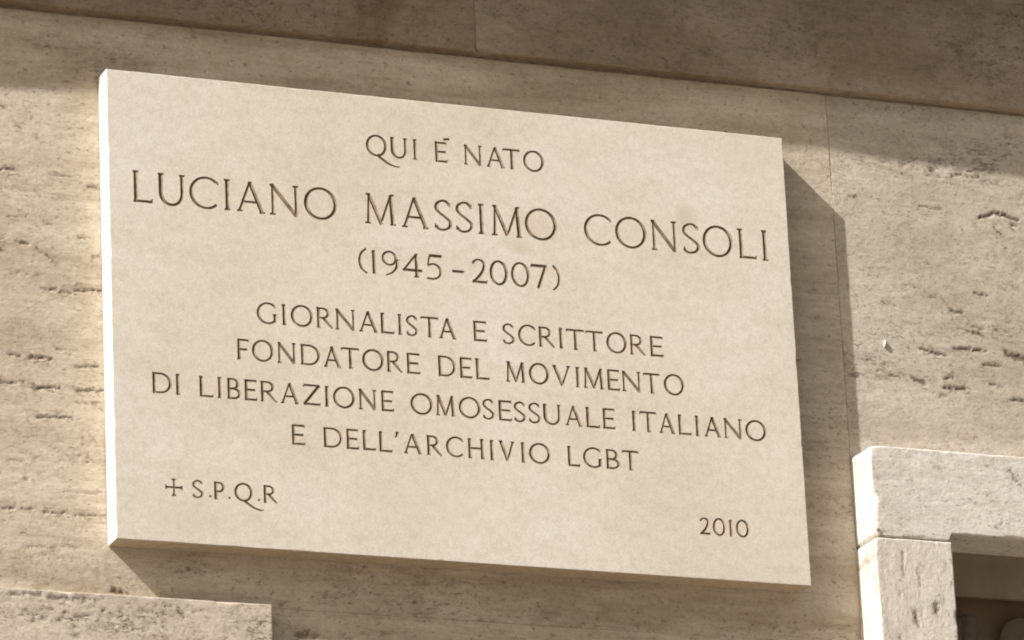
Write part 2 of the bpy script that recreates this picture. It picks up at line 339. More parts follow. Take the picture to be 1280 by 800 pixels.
PITS_RIGHT = [(1.0401,-0.0586,1.0519,-0.0586,0.0018,0.7), (1.1435,-0.0636,1.1791,-0.0636,0.0020,0.5), (1.2323,-0.0700,1.2532,-0.0635,0.0030,1.1), (1.2532,-0.0635,1.2723,-0.0640,0.0030,1.2), (1.2722,-0.0651,1.2910,-0.0702,0.0030,1.0), (1.2527,-0.0829,1.2604,-0.0913,0.0020,0.7), (1.2796,-0.0770,1.2856,-0.0776,0.0020,0.7), (1.2671,-0.1112,1.2694,-0.1122,0.0020,0.5), (1.0797,-0.2046,1.0970,-0.2076,0.0016,0.5), (1.0589,-0.1695,1.0741,-0.1693,0.0016,0.4), (1.1146,-0.1769,1.1344,-0.1797,0.0016,0.5), (1.1513,-0.1894,1.1630,-0.1906,0.0016,0.5), (1.1794,-0.2072,1.1946,-0.2104,0.0026,0.9), (1.2173,-0.1792,1.2361,-0.1820,0.0022,0.7), (1.2091,-0.2350,1.2242,-0.2393,0.0024,0.8), (1.1301,-0.2651,1.1649,-0.2711,0.0022,1.0), (1.1775,-0.2600,1.2047,-0.2600,0.0024,1.0), (1.2046,-0.2611,1.2249,-0.2595,0.0030,1.0), (1.2568,-0.2613,1.2872,-0.2678,0.0050,1.2), (1.2209,-0.2788,1.2446,-0.2791,0.0024,0.8), (1.0802,-0.3059,1.0953,-0.3068,0.0020,0.7), (1.1152,-0.3063,1.1322,-0.3127,0.0034,1.0), (1.1613,-0.3160,1.1896,-0.3148,0.0036,1.1), (1.1624,-0.3025,1.1718,-0.3018,0.0022,0.7), (1.1534,-0.3266,1.1627,-0.3281,0.0020,0.6), (1.2584,-0.3260,1.2786,-0.3267,0.0025,0.8), (1.0556,-0.2923,1.0649,-0.2927,0.0015,0.5), (1.2305,-0.3060,1.2445,-0.3082,0.0020,0.5), (1.1967,-0.2136,1.2080,-0.2205,0.0016,0.5)]
PITS_JAMB = [(1.0154,-0.5713,1.0150,-0.5767,0.0025,0.8), (1.0524,-0.5646,1.0508,-0.6000,0.0022,0.8), (1.0708,-0.5923,1.0737,-0.5985,0.0030,0.8), (1.0445,-0.6218,1.0443,-0.6250,0.0030,0.6), (1.0643,-0.6461,1.0665,-0.6619,0.0045,1.2), (1.0962,-0.6323,1.0952,-0.6452,0.0030,1.1), (1.0731,-0.6060,1.0739,-0.6113,0.0025,0.6), (1.0761,-0.6411,1.0733,-0.6476,0.0016,0.5), (1.0401,-0.6794,1.0408,-0.6857,0.0030,0.7), (1.0304,-0.5832,1.0310,-0.5906,0.0015,0.3), (1.0202,-0.6425,1.0207,-0.6509,0.0015,0.4), (1.1111,-0.5746,1.1118,-0.5810,0.0015,0.3)]
PITS_LINTEL = [(1.2168,-0.4458,1.2252,-0.4561,0.0024,0.6), (1.2227,-0.4585,1.2347,-0.4685,0.0024,0.6), (1.1820,-0.4854,1.1851,-0.4895,0.0020,0.5), (1.1075,-0.4462,1.1167,-0.4477,0.0020,0.4), (1.0439,-0.4357,1.0529,-0.4372,0.0015,0.4), (1.0244,-0.4664,1.0275,-0.4705,0.0020,0.4), (1.1908,-0.5325,1.1996,-0.5243,0.0012,0.8), (1.0201,-0.5389,1.0254,-0.5439,0.0025,0.9)]

# ---------------------------------------------------------------- object helpers
def empty(name, loc, label=None, cat=None, parent=None):
    o = bpy.data.objects.new(name, None)
    o.empty_display_size = 0.1
    C.objects.link(o)
    o.location = loc
    if parent:
        o.parent = parent
    if label: o['label'] = label
    if cat: o['category'] = cat
    return o

def link(name, me, mat, parent=None, origin=(0, 0, 0)):
    """Mesh given in world coordinates; parent sits at 'origin'."""
    o = bpy.data.objects.new(name, me)
    C.objects.link(o)
    if parent:
        o.parent = parent
        w = Vector((0, 0, 0)); q = parent
        while q is not None:
            w += Vector(q.location); q = q.parent
        o.location = -w
    if mat:
        me.materials.append(mat)
    return o

def shift(me, dz=ZT):
    me.transform(Matrix.Translation((0, 0, dz)))

def axis_lines(a, b, res):
    n = max(1, int(round((b - a) / res)))
    return np.linspace(a, b, n + 1)

def stone(lo, hi, res=(0.002, 0.01, 0.002), r=0.002, chip=0.0, pits=(), pitfield=None, wob=0.0006, seed=1, coarse=False, arris=None, side=0.12, sharp_x=False, warp=None, pitgain=1.0):
    """A dressed block: a gridded box with worn, rounded arrises, undulation, and pits sunk into its front (-y) face.
    lo/hi in (x, y, z) with z measured from the plaque's top edge."""
    lo = np.array(lo, float); hi = np.array(hi, float)
    if coarse:
        res = (0.12, 0.12, 0.12)
    X = axis_lines(lo[0], hi[0], res[0]); Y = axis_lines(lo[1], hi[1], res[1]); Z = axis_lines(lo[2], hi[2], res[2])
    nx, ny, nz = len(X), len(Y), len(Z)
    # add lines close to the arrises so that the rounding is carried by geometry
    def addr(L):
        e = [L[0] + r * k for k in (0.15, 0.4, 0.8, 1.3)] + [L[-1] - r * k for k in (0.15, 0.4, 0.8, 1.3)]
        return np.unique(np.round(np.concatenate([L, e]), 6))
    X, Y, Z = addr(X), addr(Y), addr(Z)
    verts = []; faces = []; base = 0
    def grid(A, B, f, flip):
        nonlocal base
        a, b = np.meshgrid(A, B, indexing='ij')
        p = f(a.ravel(), b.ravel())
        verts.append(p)
        na, nb = len(A), len(B)
        idx = np.arange(na * nb).reshape(na, nb) + base
        q = np.stack([idx[:-1, :-1], idx[1:, :-1], idx[1:, 1:], idx[:-1, 1:]], -1).reshape(-1, 4)
        if flip:
            q = q[:, ::-1]
        faces.append(q); base += na * nb
    o = np.ones_like
    grid(X, Z, lambda a, b: np.stack([a, o(a) * lo[1], b], 1), False)      # front
    grid(Y, Z, lambda a, b: np.stack([o(a) * lo[0], a, b], 1), True)       # left
    grid(Y, Z, lambda a, b: np.stack([o(a) * hi[0], a, b], 1), False)      # right
    grid(X, Y, lambda a, b: np.stack([a, b, o(a) * lo[2]], 1), True)       # bottom
    grid(X, Y, lambda a, b: np.stack([a, b, o(a) * hi[2]], 1), False)      # top
    nfront = len(X) * len(Z)
    cx = np.array([lo[0], hi[0]]); cz = np.array([lo[2], hi[2]])
    bx, bz = np.meshgrid(cx, cz, indexing='ij')
    verts.append(np.stack([bx.ravel(), np.full(4, hi[1]), bz.ravel()], 1))
    faces.append(np.array([[0, 1, 3, 2]]) + base)
    P = np.concatenate(verts); F = np.concatenate(faces)
    s = 31 * seed
    # worn arris: radius varies along the edge, now and then a chip
    rr = r * (0.75 + 0.7 * fbm(P[:, 0] * 60, P[:, 1] * 60, P[:, 2] * 60, 3, s))
    if chip:
        cn = fbm(P[:, 0] * 28, P[:, 1] * 28, P[:, 2] * 28, 3, s + 5)
        rr = rr + chip * sstep(0.50, 0.72, cn)
    if arris:
        for (ax, az, ar, am) in arris:
            d2 = ((P[:, 0] - ax) ** 2 + (P[:, 2] - az) ** 2) / ar ** 2
            rr = rr + am * np.exp(-d2)
    rr = np.minimum(rr, 0.45 * np.min(hi - lo))[:, None]
    lo2 = lo + rr; hi2 = hi - rr
    if sharp_x:
        lo2[:, 0] = lo[0]; hi2[:, 0] = hi[0]
    hi2[:, 1] = hi[1]                                   # the bedded back stays square
    q = np.clip(P, lo2, hi2)
    d = P - q
    n = np.linalg.norm(d, axis=1, keepdims=True)
    inner = n[:, 0] < 1e-9
    n[inner] = 1
    P2 = np.where(inner[:, None], P, q + d / n * rr)
    # undulation
    if not coarse:
        u = (fbm(P[:, 0] * 9, P[:, 1] * 9, P[:, 2] * 14, 4, s + 11) - 0.5) * 2 * wob
        u += (fbm(P[:, 0] * 62, P[:, 1] * 60, P[:, 2] * 82, 4, s + 12, 0.62) - 0.5) * 0.75 * wob
        nrm = np.where(inner[:, None], 0, d / n)
        P2 = P2 - nrm * (u[:, None] + wob) * np.array([side, 1.0, side])
        P2[:nfront][:, 1] += 0
    # pits
    pit = np.zeros(len(P)); bed = np.zeros(len(P))
    if not coarse:
        x, z = P[:, 0], P[:, 2]
        ragg = fbm(x * 420, P[:, 1] * 200, z * 520, 3, s + 21)
        jx = (fbm(x * 120, x * 0, z * 120, 2, s + 22) - 0.5) * 0.005
        jz = (fbm(x * 130, x * 0 + 4, z * 90, 2, s + 23) - 0.5) * 0.004
        for (x0, z0, x1, z1, w, st) in pits:
            st = st * pitgain
            L = math.hypot(x1 - x0, z1 - z0)
            ux, uz = ((x1 - x0) / L, (z1 - z0) / L) if L > 1e-6 else (1, 0)
            near = np.where((x > min(x0, x1) - 0.025) & (x < max(x0, x1) + 0.025) & (z > min(z0, z1) - 0.025) & (z < max(z0, z1) + 0.025))[0]
            if len(near) == 0:
                continue
            xx = x[near] + jx[near] - x0; zz = z[near] + jz[near] - z0
            t = np.clip(xx * ux + zz * uz, 0, L)
            dd = np.hypot(xx - t * ux, zz - t * uz)
            ww = w * 0.95 * (0.2 + 1.6 * ragg[near])
            v = 1.1 * st * (1 - sstep(ww * 0.05, ww * 1.35, dd)) * sstep(0.33, 0.55, ragg[near] + 0.10 * st)
            pit[near] = np.maximum(pit[near], v)
            bed[near] = np.maximum(bed[near], min(1.0, st) * (1 - sstep(w * 0.5, w * 1.5 + 0.011, dd)))
        if pitfield is not None:
            pf, ac = pitfield(x, P[:, 1], z, s)
            pit = np.maximum(pit, pf); bed = np.maximum(bed, ac)
        pit = np.clip(pit, 0, 1.3)
        depth = 0.0013 * pit
        # sink along -normal: front face inwards, side faces inwards
        nn = np.where(inner[:, None], 0, d / n)
        P2 = P2 - nn * depth[:, None]
    if warp is not None:
        P2 = warp(P2)
    P2[:, 2] += ZT
    me = bpy.data.meshes.new('stone')
    me.vertices.add(len(P2)); me.vertices.foreach_set('co', P2.astype(np.float32).ravel())
    me.loops.add(F.size); me.loops.foreach_set('vertex_index', F.astype(np.int32).ravel())
    me.polygons.add(len(F))
    me.polygons.foreach_set('loop_start', np.arange(0, F.size, 4, dtype=np.int32))
    me.polygons.foreach_set('use_smooth', np.ones(len(F), bool))
    me.update(calc_edges=True)
    at = me.attributes.new('pit', 'FLOAT', 'POINT')
    at.data.foreach_set('value', np.clip(pit, 0, 1).astype(np.float32))
    at = me.attributes.new('bed', 'FLOAT', 'POINT')
    at.data.foreach_set('value', np.clip(bed, 0, 1).astype(np.float32))
    return me

def weld(me, dist=1e-5):
    bm = bmesh.new(); bm.from_mesh(me)
    bmesh.ops.remove_doubles(bm, verts=bm.verts, dist=dist)
    bm.to_mesh(me); bm.free()

def box_mesh(lo, hi, bevel=0.0):
    bm = bmesh.new()
    bmesh.ops.create_cube(bm, size=1.0)
    for v in bm.verts:
        v.co = Vector([(lo[i] + hi[i]) / 2 + v.co[i] * (hi[i] - lo[i]) for i in range(3)])
    if bevel:
        bmesh.ops.bevel(bm, geom=bm.edges[:], offset=bevel, segments=2, affect='EDGES', profile=0.6)
    for v in bm.verts:
        v.co.z += ZT
    me = bpy.data.meshes.new('box')
    bm.to_mesh(me); bm.free()
    return me

# random travertine pitting: thin voids gathered in beds, along x or along z
def field_h(amount, bed=26.0, seedk=0, zband=None, gain=1.0):
    def f(x, y, z, s):
        s = s + seedk
        wz = z + 0.010 * (vnoise(x * 7, x * 0, z * 5, s + 1) - 0.5)
        beds = fbm(x * 3.0, y * 3, wz * bed, 3, s + 2)
        patch = fbm(x * 9, y * 9, z * 14, 3, s + 3)
        v = fbm(x * 90, y * 100, wz * 330, 3, s + 4, 0.6)
        act = sstep(0.45, 0.72, beds) * sstep(0.35, 0.65, patch)
        th = 0.80 - amount * 0.26 * act
        p = sstep(th, th + 0.16, v) * (0.25 + 0.65 * act) * gain
        # faint, shallow roughness along the same beds
        w = fbm(x * 75, y * 60, wz * 150, 4, s + 6, 0.65)
        p = np.maximum(p, 0.26 * sstep(0.50, 0.78, w) * (0.35 + 0.65 * act))
        if zband is not None:
            p = p * sstep(zband[0], zband[1], z)
        return p, np.clip(act * 0.75 + 0.28, 0, 1) * min(1, amount * 1.2)
    return f

def field_v(amount, seedk=0):
    h = field_h(amount, 20.0, seedk)
    return lambda x, y, z, s: h(z, y, x, s)

def sink_foot(P):
    # the big block is dressed a little hollow towards its foot
    f = (P[:, 1] < 0.05)
    P[:, 1] += np.where(f, 0.0034 * sstep(-0.630, -0.672, P[:, 2]), 0)
    return P

def rebate(P):
    # the lintel's underside is cut a little higher between the jambs
    zt, zl = -0.4235, -0.5465
    k = sstep(1.1205, 1.1250, P[:, 0]) * (1 - sstep(1.8745, 1.8790, P[:, 0]))
    z2 = zt + (P[:, 2] - zt) * (1 - 0.0100 / 0.123 * k)
    P[:, 2] = z2
    return P

# ---------------------------------------------------------------- the ground
gm = bpy.data.meshes.new('ground')
gm.from_pydata([(-2500, -2500, 0), (2500, -2500, 0), (2500, 2500, 0), (-2500, 2500, 0)], [], [(0, 1, 2, 3)])
ground = link('ground', gm, M_paving)
ground['kind'] = 'structure'
ground['label'] = 'pale sunlit paving in front of the travertine wall'

# ---------------------------------------------------------------- the facade wall
facade = empty('facade_wall', (0.5, 0.2, 0), 'weathered travertine ashlar wall with a pitted face, a string course and a window', 'wall')
facade['kind'] = 'thing'

def wall_block(lo, hi, mat, name='stone_block', label=None, parent=None, **kw):
    me = stone(lo, hi, **kw)
    o = link(name, me, mat, parent or facade)
    if label:
        o['label'] = label
    return o

XJ = 1.0150           # the upright joint right of the plaque
ZB = -0.6770          # bed joint under the plaque
wall_block((-0.30, 0.0, ZB), (XJ - 0.0003, 0.12, 0.0825), M_left, label='large block behind the plaque, with fine dark beds of pits', r=0.0008, chip=0.001,
           pits=PITS_LEFT + PITS_LEFTS, pitfield=field_h(0.42, 30.0, 3), wob=0.0009, side=0.0, seed=2, warp=sink_foot)
wall_block((XJ + 0.0003, 0.0003, -0.4270), (1.96, 0.12, 0.0825), M_right, label='greyish block above the window, with coarse pits', r=0.0008, chip=0.001,
           pits=PITS_RIGHT, pitgain=1.3, pitfield=field_h(0.85, 22.0, 9), wob=0.0009, seed=3, res=(0.0022, 0.02, 0.0022))
wall_block((-0.75, -0.016, -1.16), (0.2045, 0.12, ZB - 0.0012), M_low, label='projecting block with a pitted, sunlit top arris', r=0.0016, chip=0.003,
           pits=PITS_BLOCK, pitgain=0.85, pitfield=field_h(0.85, 24.0, 14), wob=0.0009, seed=4, res=(0.0022, 0.01, 0.0026))
wall_block((0.2060, 0.0034, -1.16), (XJ - 0.0003, 0.12, ZB - 0.0002), M_left, r=0.0003, chip=0.0,
           pits=PITS_LOW, pitfield=field_h(0.42, 24.0, 19), wob=0.0009, side=0.0, seed=5, res=(0.003, 0.02, 0.0026))
# string course over the plaque, standing a little proud of the wall
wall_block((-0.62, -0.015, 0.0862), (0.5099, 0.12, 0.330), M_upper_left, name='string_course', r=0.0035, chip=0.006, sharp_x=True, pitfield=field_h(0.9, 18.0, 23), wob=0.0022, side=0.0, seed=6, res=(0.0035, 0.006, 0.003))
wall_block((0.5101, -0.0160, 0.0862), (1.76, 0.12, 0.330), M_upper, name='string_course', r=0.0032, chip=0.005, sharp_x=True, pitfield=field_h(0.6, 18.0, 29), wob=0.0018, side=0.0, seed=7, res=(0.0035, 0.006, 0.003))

# the rest of the wall, out of the picture: coarse courses
def coarse_rows():
    rows = [(-4.0, -3.40), (-3.40, -2.84), (-2.84, -2.28), (-2.28, -1.72), (-1.72, -1.16)]
    k = 0
    for z0, z1 in rows:
        x = -3.2 - (0.45 if k % 2 else 0.0)
        while x < 4.4:
            w = 1.05
            for a, b in clip_out(x, min(x + w, 4.6), z0, z1):
                yield a, b, z0, z1
            x += w
        k += 1
    for a, b, z0, z1 in [(-3.3, -2.1, ZB, 0.084), (-2.1, -1.2, ZB, 0.084), (-1.2, -0.3, ZB, 0.084),
                         (1.96, 3.0, ZB, 0.084), (3.0, 4.3, ZB, 0.084),
                         (-3.2, -1.9, -1.16, ZB), (-1.9, -0.75, -1.16, ZB), (1.985, 3.2, -1.16, ZB), (3.2, 4.3, -1.16, ZB)]:
        yield a, b, z0, z1

def clip_out(a, b, z0, z1):
    # the window opening with its frame: x 1.0155..1.985, z -2.28..-0.43
    if z0 >= -2.29:
        if b <= 1.02 or a >= 1.98:
            return [(a, b)]
        r = []
        if a < 1.0:
            r.append((a, 1.0148))
        if b > 2.0:
            r.append((1.986, b))
        return r
    return [(a, b)]

for a, b, z0, z1 in coarse_rows():
    if b - a < 0.06:
        continue
    wall_block((a + 0.001, 0.0, z0 + 0.001), (b - 0.001, 0.12, z1 - 0.001), M_right if int(a * 7) % 2 else M_left, r=0.003, coarse=True, seed=int(abs(a) * 10) + 3)
for a, b in [(-3.3, -1.7), (-1.7, -0.6212), (1.7612, 3.0), (3.0, 4.3)]:
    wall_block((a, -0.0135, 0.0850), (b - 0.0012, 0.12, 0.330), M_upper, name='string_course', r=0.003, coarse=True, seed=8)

# cornice above the string course: it throws the shadow that crosses the wall above the plaque
def cornice_stone(x0, x1, zf, seed):
    """zf(x): height of the lower front arris (from the plaque's top edge)."""
    P = 0.120
    xs = axis_lines(x0 + 0.0006, x1 - 0.0006, 0.006)
    prof_n = None
    vs_, fs = [], []
    for x in xs:
        zz = zf(x) + 0.0026 * (fbm(np.array([x * 55.0]), np.array([0.0]), np.array([seed * 1.0]), 3, seed)[0] - 0.5)
        prof = [(0.119, 0.3315), (-0.012, 0.3315), (-0.060, zz + 0.004), (-P + 0.004, zz + 0.0005), (-P, zz + 0.003), (-P, zz + 0.060), (-P - 0.014, zz + 0.064), (-P - 0.020, zz + 0.080), (-P - 0.030, zz + 0.110), (-P - 0.052, zz + 0.150), (-P - 0.085, zz + 0.232), (-P - 0.092, zz + 0.262), (-P - 0.092, 0.64), (0.119, 0.70)]  # the upper steps are added, out of view, to screen sky light
        prof_n = len(prof)
        vs_ += [(x, y, z + ZT) for y, z in prof]
    for i in range(len(xs) - 1):
        for j in range(prof_n):
            a = i * prof_n + j; b = i * prof_n + (j + 1) % prof_n
            fs.append((a, b, b + prof_n, a + prof_n))
    fs.append(tuple(range(prof_n))[::-1]); fs.append(tuple((len(xs) - 1) * prof_n + j for j in range(prof_n)))
    me = bpy.data.meshes.new('cornice'); me.from_pydata(vs_, [], fs)
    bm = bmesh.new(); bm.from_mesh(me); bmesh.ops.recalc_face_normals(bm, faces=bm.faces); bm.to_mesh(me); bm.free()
    return link('cornice', me, M_upper, facade)

DZ = 0.120 * 0.0905 / 0.034
DX = 0.120 * 0.098 / 0.034
_sx = [-9, -0.5, -0.10, 0.00, 0.50, 0.93, 1.03, 1.12, 1.31, 1.6, 9]
_sz = [-0.03, -0.03, -0.0260, -0.0235, -0.005, 0.0035, 0.0025, 0.0000, -0.0075, -0.010, -0.010]
zfun = lambda x: float(np.interp(x + DX, _sx, _sz)) + DZ
for i, (a, b) in enumerate([(-3.3, -1.6), (-1.6, -0.62), (-0.62, 0.58), (0.58, 1.76), (1.76, 3.0), (3.0, 4.3)]):
    cornice_stone(a, b, zfun, i)
# masonry over the cornice and the mortar core
for a, b in [(-3.3, -2.0), (-2.0, -0.8), (-0.8, 0.4), (0.4, 1.6), (1.6, 2.9), (2.9, 4.3)]:
    wall_block((a + 0.001, 0.0, 0.701), (b - 0.001, 0.12, 1.15), M_left, coarse=True, r=0.003, seed=int(abs(a) * 5) + 1)
# a pale fleck of old plaster standing on the wall right of the plaque
fb = bmesh.new()
bmesh.ops.create_icosphere(fb, subdivisions=2, radius=1.0)
for v in fb.verts:
    c_ = v.co.copy()
    v.co = Vector((1.0825 + c_.x * 0.0013 + c_.z * 0.0009 - 0.006, 0.0 + c_.y * 0.0026, -0.2620 + c_.z * 0.0052 * (1 - 0.25 * c_.x) + ZT))
fm = bpy.data.meshes.new('fleck'); fb.to_mesh(fm); fb.free()
link('plaster_fleck', fm, M_frame, facade)
core = bmesh.new()
def addbox(bm, lo, hi):
    r = bmesh.ops.create_cube(bm, size=1.0)
    for v in r['verts']:
        v.co = Vector([(lo[i] + hi[i]) / 2 + v.co[i] * (hi[i] - lo[i]) for i in range(3)]) + Vector((0, 0, ZT))
addbox(core, (-3.25, 0.008, -3.999), (1.0135, 0.5, 1.14))
addbox(core, (1.987, 0.008, -3.999), (4.25, 0.5, 1.14))
addbox(core, (1.0135, 0.008, -0.440), (1.987, 0.5, 1.14))
addbox(core, (1.0135, 0.008, -3.999), (1.987, 0.5, -2.30))
cm = bpy.data.meshes.new('core'); core.to_mesh(cm); core.free()
link('mortar', cm, M_mortar, facade)
link('mortar', box_mesh((-0.62, 0.0025, 0.0815), (1.76, 0.012, 0.0880)), M_bead, facade)

# ---------------------------------------------------------------- the window
win = empty('window', (1.0, -0.0, -0.55 - 0.0), parent=facade)
win.location = Vector((1.5, 0.0, ZT - 1.4)) - Vector((0.5, 0.2, 0))
win['label'] = 'window in a pale projecting travertine frame, dark inside'
FX0, FX1 = 1.0152, 1.9850
OX0, OX1 = 1.1245, 1.8755
wall_block((FX0, -0.056, -0.5465), (FX1, 0.06, -0.4235), M_frame, name='lintel', parent=win, r=0.0022, chip=0.003, pits=PITS_LINTEL, pitfield=field_h(0.35, 20, 31), wob=0.0004, side=0.35, seed=9, warp=rebate,
           arris=[(1.015, -0.497, 0.010, 0.010), (1.015, -0.525, 0.020, 0.003), (1.015, -0.4235, 0.012, 0.003), (1.015, -0.546, 0.006, 0.003)])
wall_block((FX0 - 0.0012, -0.0560, -2.18), (OX0, 0.06, -0.5475), M_jamb, name='jamb', parent=win, r=0.0022, chip=0.004, pits=PITS_JAMB, pitgain=0.8, pitfield=field_v(0.45, 37), wob=0.0004, side=0.35, seed=10, res=(0.0022, 0.0024, 0.0030),
           arris=[(1.015, -0.547, 0.006, 0.003)])
wall_block((OX1, -0.0560, -2.18), (FX1, 0.06, -0.5475), M_jamb, name='jamb', parent=win, r=0.002, coarse=True, seed=11)
wall_block((FX0 - 0.04, -0.09, -2.28), (FX1 + 0.04, 0.06, -2.181), M_frame, name='sill', parent=win, r=0.003, coarse=True, seed=12)
# the rebate of the lintel: its soffit ends where the joinery starts
link('shutter_box', box_mesh((OX0 - 0.004, 0.021, -0.5950), (OX1 + 0.004, 0.028, -0.5350 + 0.03), 0.0), M_wood, win)
sash = bmesh.new()
addbox(sash, (OX0 - 0.004, 0.030, -2.178), (OX0 + 0.004, 0.052, -0.530))
addbox(sash, (OX1 - 0.045, 0.030, -2.178), (OX1 + 0.004, 0.052, -0.530))
addbox(sash, (1.475, 0.030, -2.178), (1.525, 0.052, -0.530))
sm = bpy.data.meshes.new('sash'); sash.to_mesh(sm); sash.free()
link('sash', sm, M_wood, win)
for a, b in ((OX0 + 0.004, 1.475), (1.525, OX1 - 0.045)):
    link('pane', box_mesh((a, 0.034, -2.175), (b, 0.037, -0.530)), M_glass, win)

# a curtain hung inside in two gathered lobes
def curtain(cxs, ztop, w):
    bm = bmesh.new()
    for cx in cxs:
        n = 40; m = 30
        grid = []
        for i in range(n + 1):
            u = -1 + 2 * i / n
            zt = ztop - 0.035 * (1 - math.sqrt(max(0, 1 - min(1, abs(u)) ** 2.6)))
            col = []
            for j in range(m + 1):
                t = j / m
                z = zt + (-1.55 - zt) * (t ** 1.7)
                y = 0.066 + 0.0022 * math.sin(u * 4 + cx * 40) + 0.0006 * math.sin(u * 11) - 0.006 * (1 - u * u)
                col.append(bm.verts.new((cx + u * w * (1 - 0.08 * math.sin(t * 3)), y, z + ZT)))
            grid.append(col)
        for i in range(n):
            for j in range(m):
                bm.faces.new((grid[i][j], grid[i + 1][j], grid[i + 1][j + 1], grid[i][j + 1])).smooth = True
    me = bpy.data.meshes.new('curtain'); bm.to_mesh(me); bm.free()
    return me
for cx, w, zt in ((1.199, 0.022, -0.6085), (1.283, 0.036, -0.6070), (1.37, 0.030, -0.608), (1.60, 0.034, -0.613), (1.69, 0.032, -0.613), (1.775, 0.032, -0.613)):
    c_ = link('curtain', curtain([cx], zt, w), M_cloth, win)
    sol = c_.modifiers.new('thick', 'SOLIDIFY'); sol.thickness = 0.0015
room = bmesh.new()
addbox(room, (1.02, 0.085, -2.17), (1.98, 0.10, -0.50))  # board standing in for the room, added close behind the glass to look brighter
rm = bpy.data.meshes.new('room'); room.to_mesh(rm); room.free()
link('back_board', rm, M_room, win)

# ---------------------------------------------------------------- the plaque
W_, H_ = 0.930, 0.6132
plaque = empty('memorial_plaque', (W_ / 2, -T / 2, ZT - H_), 'pale limestone memorial plaque engraved with brown Roman capitals, on the wall', 'plaque')
S = 10.0      # the cutting is done at ten times the size, for precision

def arc(cx, cy, rx, ry, a0, a1, n=20):
    return [(cx + rx * math.cos(math.radians(a0 + (a1 - a0) * i / n)), cy + ry * math.sin(math.radians(a0 + (a1 - a0) * i / n))) for i in range(n + 1)]

def cubic(pts, n=24):
    """Catmull-Rom through the points."""
    P = [pts[0]] + list(pts) + [pts[-1]]
    out = []
    seg = len(pts) - 1
    for i in range(seg):
        p0, p1, p2, p3 = P[i], P[i + 1], P[i + 2], P[i + 3]
        k = max(2, n // seg)
        for j in range(k):
            t = j / k
            out.append(tuple(0.5 * ((2 * p1[c]) + (-p0[c] + p2[c]) * t + (2 * p0[c] - 5 * p1[c] + 4 * p2[c] - p3[c]) * t * t + (-p0[c] + 3 * p1[c] - 3 * p2[c] + p3[c]) * t ** 3) for c in (0, 1)))
    out.append(pts[-1])
    return out

# glyph(ch, w): strokes in units of the cap height; w = width of the letter in those units.
# a stroke: (points, weight at start, weight at end, closed)
TH, TN = 1.0, 0.72
SL = 0.085
def ser(x, y, l=SL, dx=1, dy=0, k=0.55):
    return ([(x - l * dx, y - l * dy), (x + l * dx, y + l * dy)], k, k, False)

